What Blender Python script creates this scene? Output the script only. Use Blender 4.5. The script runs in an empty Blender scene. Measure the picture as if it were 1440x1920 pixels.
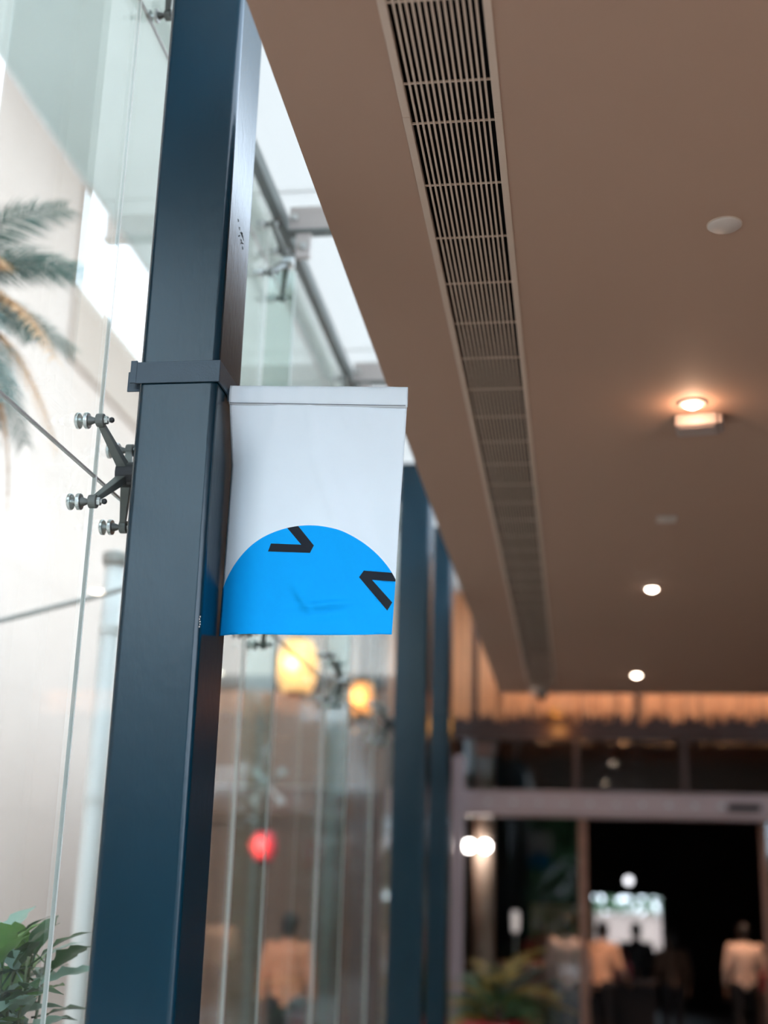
import bpy, bmesh, math, random
from mathutils import Vector, Matrix
from mathutils.geometry import delaunay_2d_cdt
from mathutils.noise import noise as pnoise

sc = bpy.context.scene
C = sc.collection
PI = math.pi
RND = random.Random(7)

# ------------------------------------------------------------------ camera
cam = bpy.data.cameras.new('camera')
cam.sensor_fit = 'VERTICAL'
cam.sensor_height = 36.0
cam.sensor_width = 27.0
cam.lens = 36.0 * 2466 / 1920
cam.clip_start = 0.05
cam.clip_end = 200
cam.dof.use_dof = True
cam.dof.focus_distance = 3.52
cam.dof.aperture_fstop = 1.15
cam.dof.aperture_blades = 0
co = bpy.data.objects.new('camera', cam)
C.objects.link(co)
r, u, b = Vector((0.9899, 0.1386, 0.0286)), Vector((0.0119, -0.2829, 0.9591)), Vector((0.141, -0.9491, -0.2817))
co.matrix_world = Matrix(((r.x, u.x, b.x, 0), (r.y, u.y, b.y, 0), (r.z, u.z, b.z, 1.8), (0, 0, 0, 1)))
sc.camera = co

# ------------------------------------------------------------------ sky
SKY = 3.1
w = bpy.data.worlds.new('overcast_sky')
sc.world = w
w.use_nodes = True
wn, wl = w.node_tree.nodes, w.node_tree.links
bg = wn['Background']
bg.inputs['Strength'].default_value = SKY
wtc = wn.new('ShaderNodeTexCoord')
wsp = wn.new('ShaderNodeSeparateXYZ')
wl.new(wtc.outputs['Generated'], wsp.inputs[0])
wrp = wn.new('ShaderNodeValToRGB')        # ground haze below the horizon, even overcast above
wrp.color_ramp.elements[0].position = 0.49
wrp.color_ramp.elements[0].color = (0.16, 0.15, 0.14, 1)
wrp.color_ramp.elements[1].position = 0.51
wrp.color_ramp.elements[1].color = (0.77, 0.925, 1.11, 1)
wmr = wn.new('ShaderNodeMapRange')
wmr.inputs['From Min'].default_value = -1
wl.new(wsp.outputs['Z'], wmr.inputs['Value'])
wl.new(wmr.outputs[0], wrp.inputs[0])
wl.new(wrp.outputs[0], bg.inputs['Color'])

# ------------------------------------------------------------------ exposure
vs = sc.view_settings
vs.view_transform = 'Standard'
vs.look = 'None'
vs.exposure = 1.32
vs.gamma = 1.0
vs.use_curve_mapping = False
cy = sc.cycles
cy.max_bounces = 5
cy.diffuse_bounces = 3
cy.glossy_bounces = 3
cy.use_adaptive_sampling = True
cy.adaptive_threshold = 0.04
cy.transmission_bounces = 6
cy.transparent_max_bounces = 14
cy.use_light_tree = False
cy.caustics_reflective = False
cy.caustics_refractive = False


# ------------------------------------------------------------------ materials
def nodes(name):
    m = bpy.data.materials.new(name)
    m.use_nodes = True
    nt = m.node_tree
    return m, nt, nt.nodes['Principled BSDF']


def mat(name, col, rough=0.6, metal=0.0, var=0.12, scale=6.0, bump=0.0, bscale=60.0, bdist=0.002,
        stretch=(1, 1, 1), emit=None, estr=0.0, coat=0.0, spec=0.5, transl=0.0):
    m, nt, p = nodes(name)
    N, L = nt.nodes, nt.links
    tc = N.new('ShaderNodeTexCoord')
    mp = N.new('ShaderNodeMapping')
    mp.inputs['Scale'].default_value = stretch
    L.new(tc.outputs['Object'], mp.inputs['Vector'])
    nz = N.new('ShaderNodeTexNoise')
    nz.inputs['Scale'].default_value = scale
    nz.inputs['Detail'].default_value = 2
    L.new(mp.outputs['Vector'], nz.inputs['Vector'])
    mx = N.new('ShaderNodeMix')
    mx.data_type = 'RGBA'
    a = [c * (1 - var) for c in col]
    bb = [min(1, c * (1 + var)) for c in col]
    mx.inputs[6].default_value = (*a, 1)
    mx.inputs[7].default_value = (*bb, 1)
    L.new(nz.outputs['Fac'], mx.inputs[0])
    L.new(mx.outputs[2], p.inputs['Base Color'])
    p.inputs['Roughness'].default_value = rough
    p.inputs['Metallic'].default_value = metal
    p.inputs['Specular IOR Level'].default_value = spec
    p.inputs['Coat Weight'].default_value = coat
    p.inputs['Coat Roughness'].default_value = 0.12
    if bump:
        n2 = N.new('ShaderNodeTexNoise')
        n2.inputs['Scale'].default_value = bscale
        n2.inputs['Detail'].default_value = 2
        L.new(mp.outputs['Vector'], n2.inputs['Vector'])
        bp = N.new('ShaderNodeBump')
        bp.inputs['Strength'].default_value = bump
        bp.inputs['Distance'].default_value = bdist
        L.new(n2.outputs['Fac'], bp.inputs['Height'])
        L.new(bp.outputs['Normal'], p.inputs['Normal'])
    if emit:
        p.inputs['Emission Color'].default_value = (*emit, 1)
        p.inputs['Emission Strength'].default_value = estr
    if transl:
        tr = N.new('ShaderNodeBsdfTranslucent')
        L.new(mx.outputs[2], tr.inputs['Color'])
        ms = N.new('ShaderNodeMixShader')
        ms.inputs[0].default_value = transl
        L.new(p.outputs[0], ms.inputs[1])
        L.new(tr.outputs[0], ms.inputs[2])
        L.new(ms.outputs[0], N['Material Output'].inputs['Surface'])
    return m


def glass(name, tint, ior=1.5, rough=0.0, dirt=0.0):
    """clear pane: what is not mirrored goes straight through"""
    m = bpy.data.materials.new(name)
    m.use_nodes = True
    nt = m.node_tree
    N, L = nt.nodes, nt.links
    N.remove(N['Principled BSDF'])
    geo = N.new('ShaderNodeNewGeometry')
    mr = N.new('ShaderNodeMapRange')
    mr.inputs['To Min'].default_value = ior
    mr.inputs['To Max'].default_value = 1 / ior
    L.new(geo.outputs['Backfacing'], mr.inputs['Value'])
    fr = N.new('ShaderNodeFresnel')
    L.new(mr.outputs[0], fr.inputs['IOR'])
    t = N.new('ShaderNodeBsdfTransparent')
    t.inputs['Color'].default_value = (*tint, 1)
    g = N.new('ShaderNodeBsdfGlossy')
    g.inputs['Roughness'].default_value = rough
    ms = N.new('ShaderNodeMixShader')
    L.new(fr.outputs[0], ms.inputs[0])
    L.new(t.outputs[0], ms.inputs[1])
    L.new(g.outputs[0], ms.inputs[2])
    out = ms.outputs[0]
    if dirt:
        d = N.new('ShaderNodeBsdfDiffuse')
        d.inputs['Color'].default_value = (0.8, 0.82, 0.8, 1)
        tc = N.new('ShaderNodeTexCoord')
        nz = N.new('ShaderNodeTexNoise')
        nz.inputs['Scale'].default_value = 3
        nz.inputs['Detail'].default_value = 2
        L.new(tc.outputs['Object'], nz.inputs['Vector'])
        mu = N.new('ShaderNodeMath')
        mu.operation = 'MULTIPLY'
        mu.inputs[1].default_value = dirt
        L.new(nz.outputs['Fac'], mu.inputs[0])
        m2 = N.new('ShaderNodeMixShader')
        L.new(mu.outputs[0], m2.inputs[0])
        L.new(out, m2.inputs[1])
        L.new(d.outputs[0], m2.inputs[2])
        out = m2.outputs[0]
    L.new(out, N['Material Output'].inputs['Surface'])
    return m


def frosted(name, col):
    m = bpy.data.materials.new(name)
    m.use_nodes = True
    nt = m.node_tree
    N, L = nt.nodes, nt.links
    N.remove(N['Principled BSDF'])
    t = N.new('ShaderNodeBsdfTranslucent')
    t.inputs['Color'].default_value = (*col, 1)
    g = N.new('ShaderNodeBsdfGlossy')
    g.inputs['Roughness'].default_value = 0.3
    ms = N.new('ShaderNodeMixShader')
    ms.inputs[0].default_value = 0.06
    L.new(t.outputs[0], ms.inputs[1])
    L.new(g.outputs[0], ms.inputs[2])
    L.new(ms.outputs[0], N['Material Output'].inputs['Surface'])
    return m


M = {}
M['navy'] = mat('navy_gloss_paint', (0.0003, 0.018, 0.032), 0.24, var=0.3, scale=5, bump=0.30, bscale=75, bdist=0.0014,
                stretch=(1, 1, 0.35), spec=0.36)
M['band'] = mat('navy_band_paint', (0.022, 0.042, 0.062), 0.42, var=0.15, scale=20, bump=0.25, bscale=160)
M['cloth'] = mat('white_banner_cloth', (0.78, 0.84, 0.89), 0.85, var=0.03, scale=8, bump=0.12, bscale=500, bdist=0.0008, transl=0.12)
M['blue'] = mat('blue_print', (0.0, 0.33, 0.80), 0.75, var=0.05, spec=0.15, scale=8, bump=0.12, bscale=500, bdist=0.0008)
M['ink'] = mat('charcoal_print', (0.012, 0.015, 0.022), 0.75, var=0.08, spec=0.2, bump=0.12, bscale=500, bdist=0.0008)
M['thread'] = mat('grey_thread', (0.10, 0.11, 0.13), 0.8)
M['ceiling'] = mat('beige_ceiling_paint', (0.365, 0.23, 0.168), 0.75, var=0.025, scale=1.2, bump=0.05, bscale=140)
M['grille'] = mat('cream_grille_paint', (0.52, 0.40, 0.32), 0.5, var=0.05)
M['duct'] = mat('black_duct_lining', (0.004, 0.005, 0.007), 0.9)
M['white'] = mat('white_plastic', (0.50, 0.43, 0.39), 0.45, var=0.03)
M['boxplastic'] = mat('beige_plastic', (0.33, 0.26, 0.235), 0.45, var=0.03)
M['steel'] = mat('brushed_stainless', (0.52, 0.54, 0.53), 0.28, metal=1.0, var=0.08, scale=30)
M['arm'] = mat('painted_spider_arm', (0.13, 0.14, 0.13), 0.4, metal=0.4, var=0.15, scale=30)
M['black'] = mat('black_rubber', (0.012, 0.013, 0.015), 0.5)
M['rust'] = mat('rusty_bolt', (0.12, 0.045, 0.035), 0.7, metal=0.3)
M['glass'] = glass('clear_pane', (0.93, 0.97, 0.955), 1.5, 0.0, 0.035)
M['glass_in'] = glass('door_pane', (0.90, 0.90, 0.89), 1.5)
M['fin'] = glass('fin_pane', (0.90, 0.955, 0.93), 1.5)
M['finedge'] = mat('green_glass_edge', (0.50, 0.55, 0.51), 0.3, var=0.05, transl=0.4)
M['seal'] = mat('pale_silicone', (0.93, 0.95, 0.95), 0.5, var=0.03, transl=0.85)
M['frost'] = frosted('frosted_roof_pane', (0.48, 0.465, 0.44))
M['rail'] = mat('grey_steel_rail', (0.12, 0.14, 0.135), 0.45, metal=0.3)
M['strut'] = mat('grey_strut_paint', (0.36, 0.33, 0.31), 0.45, var=0.1)
M['stone'] = mat('cream_stone', (0.54, 0.41, 0.34), 0.8, var=0.04, scale=2.0)
M['joint'] = mat('stone_joint', (0.72, 0.63, 0.56), 0.9)
M['clad'] = mat('grey_green_cladding', (0.60, 0.70, 0.67), 0.6, var=0.06, scale=1.0)
M['bright'] = mat('light_patch_pillar_paint', (0.42, 0.315, 0.25), 0.8, var=0.02)  # shared by the facade light patch and the hall pillar shaft
M['plaster'] = mat('rose_plaster', (0.42, 0.33, 0.29), 0.8, var=0.04)
M['paving'] = mat('grey_paving', (0.76, 0.69, 0.64), 0.8, var=0.1)
M['floor'] = mat('brown_polished_floor', (0.30, 0.215, 0.165), 0.3, var=0.15, scale=2)
M['timber'] = mat('dark_brown_timber', (0.13, 0.066, 0.045), 0.45, var=0.25, scale=4, stretch=(4, 4, 0.5))
M['timber2'] = mat('mid_brown_timber', (0.26, 0.13, 0.085), 0.5, var=0.2, scale=4, stretch=(0.5, 4, 4))
M['umber'] = mat('umber_timber', (0.050, 0.024, 0.018), 0.5, var=0.2)
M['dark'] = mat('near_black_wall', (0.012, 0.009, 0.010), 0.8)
M['alu'] = mat('rose_grey_aluminium', (0.38, 0.29, 0.29), 0.4, metal=0.25, var=0.05)
M['leafdark'] = mat('deep_green_leaf', (0.05, 0.13, 0.05), 0.35, var=0.3, scale=9, transl=0.25)
M['leaf'] = mat('fresh_green_leaf', (0.20, 0.38, 0.10), 0.35, var=0.3, scale=9, transl=0.3)
M['leafpale'] = mat('pale_glossy_leaf', (0.46, 0.64, 0.52), 0.28, var=0.2, scale=9, transl=0.3)
M['palm'] = mat('grey_green_frond', (0.085, 0.14, 0.11), 0.45, var=0.3, transl=0.3)
M['palmdry'] = mat('dry_orange_frond', (0.55, 0.28, 0.12), 0.6, var=0.25, transl=0.3)
M['bark'] = mat('palm_bark', (0.26, 0.17, 0.11), 0.9, var=0.3, scale=20, bump=0.6, bscale=30, bdist=0.02)
M['stem'] = mat('green_stem', (0.16, 0.20, 0.10), 0.6)
M['gold'] = mat('gold_green_leaf', (0.33, 0.25, 0.06), 0.45, var=0.4, scale=6, transl=0.25)
M['red'] = mat('red_glaze', (0.38, 0.02, 0.025), 0.35)
M['pipe'] = mat('white_pipe_paint', (0.90, 0.86, 0.82), 0.4, var=0.03)
M['pipegrey'] = mat('grey_pipe_paint', (0.42, 0.39, 0.36), 0.5, var=0.05)
M['strand'] = mat('amber_string', (0.72, 0.36, 0.17), 0.5, var=0.25, scale=14, stretch=(3, 3, 0.4), transl=0.3)
M['soil'] = mat('dark_soil', (0.03, 0.02, 0.015), 0.95, bump=0.6, bscale=40)
M['skin'] = mat('skin', (0.33, 0.17, 0.11), 0.55)
M['hair'] = mat('black_hair', (0.012, 0.010, 0.010), 0.5)
M['peachwall'] = mat('peach_plaster', (0.50, 0.32, 0.245), 0.7, var=0.06)
M['ochre'] = mat('ochre_drape', (0.34, 0.20, 0.10), 0.8, var=0.2, stretch=(6, 6, 0.3))


def emis(name, col, s):
    return mat(name, col, 0.5, emit=col, estr=s)


M['bulb'] = emis('warm_white_bulb', (1.0, 0.80, 0.62), 14)
M['bulb2'] = emis('white_bulb', (1.0, 0.93, 0.88), 12)
M['lantern'] = emis('amber_lantern_paper', (1.0, 0.56, 0.22), 0.75)
M['pendant'] = emis('amber_pendant_shade', (1.0, 0.42, 0.08), 0.10)
M['lantern2'] = emis('orange_lantern_paper', (1.0, 0.40, 0.12), 0.75)
M['redlamp'] = emis('red_lantern_paper', (0.75, 0.10, 0.12), 0.12)
M['strip'] = emis('amber_lamp_strip', (1.0, 0.48, 0.18), 0.4)


# ------------------------------------------------------------------ mesh helper
class MB:
    def __init__(s):
        s.v, s.f, s.mi, s.cur = [], [], [], 0

    def add(s, vs_, fs):
        o = len(s.v)
        s.v += [tuple(p) for p in vs_]
        for f in fs:
            s.f.append([i + o for i in f])
            s.mi.append(s.cur)
        return s

    def box(s, x0, x1, y0, y1, z0, z1):
        p = [(x0, y0, z0), (x1, y0, z0), (x1, y1, z0), (x0, y1, z0), (x0, y0, z1), (x1, y0, z1), (x1, y1, z1), (x0, y1, z1)]
        return s.add(p, [(0, 3, 2, 1), (4, 5, 6, 7), (0, 1, 5, 4), (1, 2, 6, 5), (2, 3, 7, 6), (3, 0, 4, 7)])

    def tube(s, pts, rad, n=10, cap=True):
        pts = [Vector(p) for p in pts]
        k = len(pts)
        rads = rad if isinstance(rad, (list, tuple)) else [rad] * k
        ring = []
        prev = None
        for i, p in enumerate(pts):
            d = (pts[min(i + 1, k - 1)] - pts[max(i - 1, 0)]).normalized()
            if prev is None:
                a = Vector((0, 0, 1)) if abs(d.z) < 0.9 else Vector((1, 0, 0))
                e = d.cross(a).normalized()
            else:
                e = (prev - d * prev.dot(d)).normalized()
            prev = e
            g = d.cross(e)
            ring.append([p + (e * math.cos(2 * PI * j / n) + g * math.sin(2 * PI * j / n)) * rads[i] for j in range(n)])
        vs_ = [q for rr in ring for q in rr]
        fs = []
        for i in range(k - 1):
            for j in range(n):
                fs.append((i * n + j, i * n + (j + 1) % n, (i + 1) * n + (j + 1) % n, (i + 1) * n + j))
        if cap:
            fs.append(tuple(reversed(range(n))))
            fs.append(tuple(range((k - 1) * n, k * n)))
        return s.add(vs_, fs)

    def ball(s, c, rx, ry=None, rz=None, nu=16, nv=10):
        ry = ry or rx
        rz = rz or rx
        c = Vector(c)
        vs_ = [c + Vector((0, 0, rz))]
        for i in range(1, nv):
            t = PI * i / nv
            for j in range(nu):
                ph = 2 * PI * j / nu
                vs_.append(c + Vector((rx * math.sin(t) * math.cos(ph), ry * math.sin(t) * math.sin(ph), rz * math.cos(t))))
        vs_.append(c - Vector((0, 0, rz)))
        fs = [(0, 1 + j, 1 + (j + 1) % nu) for j in range(nu)]
        for i in range(nv - 2):
            a = 1 + i * nu
            for j in range(nu):
                fs.append((a + j, a + nu + j, a + nu + (j + 1) % nu, a + (j + 1) % nu))
        a = 1 + (nv - 2) * nu
        e = len(vs_) - 1
        fs += [(a + j, e, a + (j + 1) % nu) for j in range(nu)]
        return s.add(vs_, fs)

    def lathe(s, prof, c=(0, 0, 0), n=24):
        """profile (radius, z) spun about z"""
        c = Vector(c)
        vs_, fs = [], []
        for (rr, z) in prof:
            for j in range(n):
                vs_.append(c + Vector((rr * math.cos(2 * PI * j / n), rr * math.sin(2 * PI * j / n), z)))
        for i in range(len(prof) - 1):
            for j in range(n):
                fs.append((i * n + j, i * n + (j + 1) % n, (i + 1) * n + (j + 1) % n, (i + 1) * n + j))
        fs.append(tuple(reversed(range(n))))
        fs.append(tuple(range((len(prof) - 1) * n, len(prof) * n)))
        return s.add(vs_, fs)

    def mesh(s, name, mats):
        me = bpy.data.meshes.new(name)
        me.from_pydata(s.v, [], s.f)
        if not isinstance(mats, (list, tuple)):
            mats = [mats]
        for m in mats:
            me.materials.append(m)
        if len(mats) > 1:
            me.polygons.foreach_set('material_index', s.mi)
        me.update()
        return me

    def build(s, name, mats, parent=None, smooth=False, bevel=0.0, seg=2):
        o = bpy.data.objects.new(name, s.mesh(name, mats))
        C.objects.link(o)
        if parent:
            o.parent = parent
        if smooth:
            o.data.shade_smooth()
        if bevel:
            md = o.modifiers.new('bevel', 'BEVEL')
            md.width = bevel
            md.segments = seg
            md.limit_method = 'ANGLE'
            md.harden_normals = True
        return o


def smooth_by_angle(o, deg=40):
    o.data.shade_smooth()
    o.data.set_sharp_from_angle(angle=math.radians(deg))
    return o


def tag(o, label, cat, group=None, kind=None):
    o['label'] = label
    o['category'] = cat
    if group:
        o['group'] = group
    if kind:
        o['kind'] = kind
    return o


def empty(name, loc, rz=0.0):
    o = bpy.data.objects.new(name, None)
    o.empty_display_size = 0.1
    C.objects.link(o)
    o.location = loc
    o.rotation_euler = (0, 0, rz)
    return o


def inst(name, me, parent=None, loc=(0, 0, 0), rot=(0, 0, 0), scale=(1, 1, 1)):
    o = bpy.data.objects.new(name, me)
    C.objects.link(o)
    if parent:
        o.parent = parent
    o.location = loc
    o.rotation_euler = rot
    o.scale = scale
    return o


def copy_tree(o, parent=None):
    c = o.copy()
    C.objects.link(c)
    c.parent = parent
    for ch in list(o.children):
        copy_tree(ch, c)
    return c


def lamp(name, kind, loc, energy, col, parent=None, **kw):
    l = bpy.data.lights.new(name, kind)
    l.energy = energy
    l.color = col
    for k, v in kw.items():
        setattr(l, k, v)
    o = bpy.data.objects.new(name, l)
    C.objects.link(o)
    o.location = loc
    if parent:
        o.parent = parent
    return o


# ================================================================== THE SETTING
YB, YE = 0.5, 12.5          # how far the lobby ceiling runs
CZ = 3.7
GX0, GX1, GY1 = -0.412, -0.160, 12.0   # ceiling grille

m = MB()
m.box(-1.31, 6.0, -7.0, 15.0, -0.1, 0)
fl = tag(m.build('floor', M['floor']), 'brown polished lobby floor', 'floor', kind='structure')
m = MB()
m.box(-0.70, GX0, YB, YE, CZ, CZ + 0.35)
m.box(GX1, 6.0, YB, YE, CZ, CZ + 0.35)
m.box(GX0, GX1, GY1, YE, CZ, CZ + 0.35)
tag(m.build('ceiling', M['ceiling']), 'flat beige lobby ceiling with a long slot for the air grille', 'ceiling', kind='structure')
m = MB()
m.box(6.0, 6.2, 0.5, 26.5, 0, 5.7)
tag(m.build('wall_right', M['timber']), 'dark brown timber side wall of the lobby', 'wall', kind='structure')

m = MB()
m.box(-0.70, 6.2, YB, YE, CZ + 0.351, CZ + 0.40)  # unseen pale sheet, added to throw light up onto soffit and upper facade
tag(m.build('roof_bounce_sheet', M['paving']), 'pale sheet added over the lobby ceiling slab to bounce light upwards', 'roof', kind='structure')

# ---- outside: paving and stone facade of the next building
m = MB()
m.box(-6.0, -1.31, -7, 45, -0.12, -0.02)
tag(m.build('ground_outside', M['paving']), 'grey paving of the narrow court outside the glass', 'paving', kind='structure')
WX = -6.0
WZ = 10.32          # height of the stone facade
wo = empty('wall_outer', (WX, 0, 0))
tag(wo, 'cream stone facade across the court with grey-green cladding above', 'wall', kind='structure')
m = MB()
m.box(-0.4, -0.03, -7, 45, -0.12, WZ)
m.build('backing', M['joint'], wo)
pw, ph = 2.0, WZ / 8
pm = MB().box(-0.03, 0, 0.002, pw - 0.002, 0.002, ph - 0.002).mesh('stone_panel', M['stone'])
for i in range(-3, 22):
    for k in range(8):
        inst('stone_panel', pm, wo, (0, i * pw, k * ph))
m = MB().box(0, 0.05, 14.0, 22.5, 7.95, WZ - 0.02)  # raised panel in place of a patch of light on the facade
o = m.build('light_patch_panel', M['bright'], wo, bevel=0.01)
o['label'] = 'raised panel modelled in place of a bright patch of light'
so = empty('soffit', (WX, 0, WZ))
tag(so, 'grey-green boarded soffit of the eaves above the cream facade', 'soffit', kind='structure')
def pitched(x0, x1, y0, y1, z0, z1):       # eaves rise outwards
    mb = MB().box(x0, x1, y0, y1, z0, z1)
    mb.v = [(x, y, z + max(0, x) * 0.36) for x, y, z in mb.v]
    return mb


pitched(0, 3.2, -7, 45, 0.03, 0.30).build('slab', M['clad'], so)
sm = pitched(0.0, 3.196, 0.003, 1.997, 0.0, 0.03).mesh('soffit_board', M['clad'])
for i in range(-4, 22):
    inst('soffit_board', sm, so, (0, i * 2.0 + 0.6, 0))

# ---- glass wall on the left
GX = -1.31
JY = [-7.24, -5.48, -3.72, -1.96, -0.20, 1.56, 3.33, 5.09, 6.85, 8.62, 10.20, 11.90, 13.6]
JZ = [0.0, 2.90, 4.46, 4.78]
gw = empty('wall_left', (GX, 0, 0))
tag(gw, 'frameless glass wall held by steel spider fittings', 'glass wall', kind='structure')
g2 = 0.0045
for i in range(len(JY) - 1):
    for k in range(len(JZ) - 1):
        m = MB().box(-0.006, 0.006, JY[i] + g2, JY[i + 1] - g2, JZ[k] + g2, JZ[k + 1] - g2)
        m.build('glass_pane', M['glass'], gw)
for y in JY:
    MB().box(-0.005, 0.005, y - g2, y + g2, 0, 4.78).build('vertical_joint', M['seal'], gw)
for z in JZ[1:-1]:
    for i in range(len(JY) - 1):
        MB().box(-0.0045, 0.0045, JY[i] + g2, JY[i + 1] - g2, z - 0.0035, z + 0.0035).build('horizontal_joint', M['strut'], gw)

# ---- frosted glass roof over the gap between ceiling and glass wall
gr = empty('roof', (0, 0, 4.80))
tag(gr, 'pale frosted glass roof strip above the gap beside the ceiling', 'glass roof', kind='structure')
for i in range(len(JY) - 1):
    MB().box(-1.37, -0.5, JY[i] + 0.006, JY[i + 1] - 0.006, 0, 0.014).build('roof_pane', M['frost'], gr)
o = MB().box(-1.272, -1.225, 3.62, 12.85, 4.62, 4.69)
tag(o.build('eaves_rail', M['rail'], bevel=0.006), 'dark grey steel rail running along the top of the glass wall', 'rail')

# ================================================================== COLUMNS
PX0, PX1 = -1.162, -0.940


def column(yc, label, top):
    root = empty('steel_column', (0, yc, 0))
    tag(root, label, 'column', 'navy columns along the glass wall')
    m = MB().box(PX0, PX1, -0.125, 0.125, 0.012, top)
    o = m.build('shaft', M['navy'], root, bevel=0.019, seg=6)
    o.data.shade_smooth()
    MB().box(PX0 - 0.05, PX1 + 0.05, -0.17, 0.17, 0, 0.012).build('base_plate', M['band'], root, bevel=0.003)
    MB().box(PX0 - 0.004, PX1 + 0.004, -0.129, 0.129, top, top + 0.008).build('cap_plate', M['band'], root)
    return root


col1 = column(3.325, 'tall near navy painted steel column carrying the banner', 4.66)
column(8.62, 'blurred navy steel column behind the banner, nearer one of the far pair', 4.66)
column(10.20, 'blurred navy steel column beside the planter, farthest of the three', 4.66)
# marks on the near column
rs = random.Random(3)
for k in range(13):
    y = 3.30 + rs.random() * 0.075 - 3.325
    z = 3.655 - (y + 0.025) * 0.45 + rs.uniform(-0.022, 0.012)
    a = rs.uniform(-1, 1)
    l = rs.uniform(0.003, 0.010)
    m = MB().tube([(PX1 + 0.0002, y - l * math.cos(a), z - l * math.sin(a)), (PX1 + 0.0002, y, z + rs.uniform(-.003, .003)),
                   (PX1 + 0.0002, y + l * math.cos(a * .6), z + l * math.sin(a * .6))], rs.uniform(.0007, .0016), 5)
    m.build('scratch', M['black'], col1)
for k in range(5):
    z = 2.478 - k * 0.0065
    x = PX1 - 0.004 + rs.uniform(-.0015, .0015)
    MB().box(x - 0.001, x + 0.0012, -0.1215, -0.1185, z - 0.0022, z + 0.0016).build('paint_chip', M['white'], col1)
for z0, z1 in ((3.078, 3.080), (3.012, 3.0135)):
    MB().box(-1.098, -1.080, -0.1254, -0.1246, z0, z1).build('scored_mark', M['navy'], col1)
MB().box(-1.0885, -1.087, -0.1256, -0.1246, 3.013, 3.079).build('scored_mark', M['navy'], col1)


# ================================================================== SPIDER FITTINGS
def spider(y, z, xw, hub_len, label, group, mount=True):
    """four-armed clamp; glass plane is xw, the wall the hub grows from lies towards +x"""
    root = empty('spider_fitting', (xw, y, z))
    tag(root, label, 'glass fitting', group)
    hx = 0.094
    if mount:
        MB().tube([(hx + 0.054, 0, 0), (hx - 0.026, 0, 0)], 0.035, 20).build('hub', M['black'], root, bevel=0.004)
    else:
        MB().tube([(hx + 0.030, 0, 0), (hx - 0.02, 0, 0)], 0.028, 20).build('hub', M['steel'], root, bevel=0.004)
    for sy in (-1, 1):
        for sz in (-1, 1):
            ey, ez = sy * 0.125, sz * 0.115
            # tapering flat arm with a web below it
            a0 = Vector((hx - 0.006, sy * 0.016, sz * 0.016))
            a1 = Vector((0.052, ey - sy * 0.012, ez - sz * 0.012))
            side = Vector((0, -sz, sy)).normalized()
            m = MB()
            n = 6
            vs_, fs = [], []
            for i in range(n + 1):
                t = i / n
                p = a0.lerp(a1, t)
                wv = 0.013 - 0.005 * t
                th = 0.015 - 0.006 * t
                for q in ((-1, -1), (1, -1), (1, 1), (-1, 1)):
                    vs_.append(p + side * (wv * q[0]) + Vector((1, 0, 0)) * (th * q[1]))
            for i in range(n):
                for j in range(4):
                    fs.append((i * 4 + j, i * 4 + (j + 1) % 4, i * 4 + 4 + (j + 1) % 4, i * 4 + 4 + j))
            fs += [(3, 2, 1, 0), tuple(range(n * 4, n * 4 + 4))]
            m.add(vs_, fs)
            arm = m.build('arm', M['arm'], root, bevel=0.0025)
            MB().tube([(0.040, ey, ez), (0.062, ey, ez)], 0.0185, 18).build('eye', M['arm'], arm, bevel=0.003)
            bolt = MB().tube([(0.082, ey, ez), (-0.012, ey, ez)], 0.006, 10).build('bolt', M['steel'], root)
            MB().tube([(0.062, ey, ez), (0.072, ey, ez)], 0.0115, 6).build('nut', M['steel'], bolt, bevel=0.001)
            MB().ball((0.082, ey, ez), 0.008, nu=10, nv=6).build('cap_nut', M['black'], bolt, smooth=True)
            MB().tube([(0.019, ey, ez), (0.038, ey, ez)], [0.013, 0.007], 16).build('collar', M['arm'], bolt)
            MB().tube([(0.0065, ey, ez), (0.019, ey, ez)], 0.0225, 22).build('inner_disc', M['steel'], root, bevel=0.003)
            MB().tube([(-0.0065, ey, ez), (-0.017, ey, ez)], 0.0225, 22).build('outer_disc', M['steel'], root, bevel=0.003)
    return root


GS = 'spider fittings on the glass wall'
spider(3.33, 2.905, GX, 0, 'steel four-armed glass fitting sticking out from the near column', GS)
spider(3.33, 4.61, GX, 0, 'glass fitting cut off at the top edge of the picture, beside the near column', GS)
spider(5.09, 2.90, GX, 0, 'blurred glass fitting peeking out just below the banner hem', GS, False)
spider(6.85, 2.90, GX, 0, 'blurred steel glass fitting between the two amber lanterns', GS, False)
spider(8.62, 2.90, GX, 0, 'blurred glass fitting beside the nearer far column', GS)
spider(5.09, 4.46, GX, 0, 'blurred glass fitting under the bolted grey strut, above the banner', GS, False)
spider(6.85, 4.46, GX, 0, 'blurred glass fitting partly hidden behind the banner top, at the second strut', GS, False)
for y, lb in ((5.09, 'greenish upright glass fin seen just right of the near column'),
              (6.85, 'greenish upright glass fin seen below the middle of the banner')):
    root = empty('glass_fin', (-1.18, y, 0))
    tag(root, lb, 'glass fin', 'glass fins behind the fittings')
    for z0, z1 in ((0.02, 2.86), (2.945, 4.41)):
        MB().box(-0.115, 0.0, -0.006, 0.006, z0, z1).build('blade', M['fin'], root)
        MB().box(0.0, 0.004, -0.007, 0.007, z0, z1).build('polished_edge', M['finedge'], root)
    MB().box(-0.12, 0.01, -0.02, 0.02, 0, 0.02).build('shoe', M['steel'], root)

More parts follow.
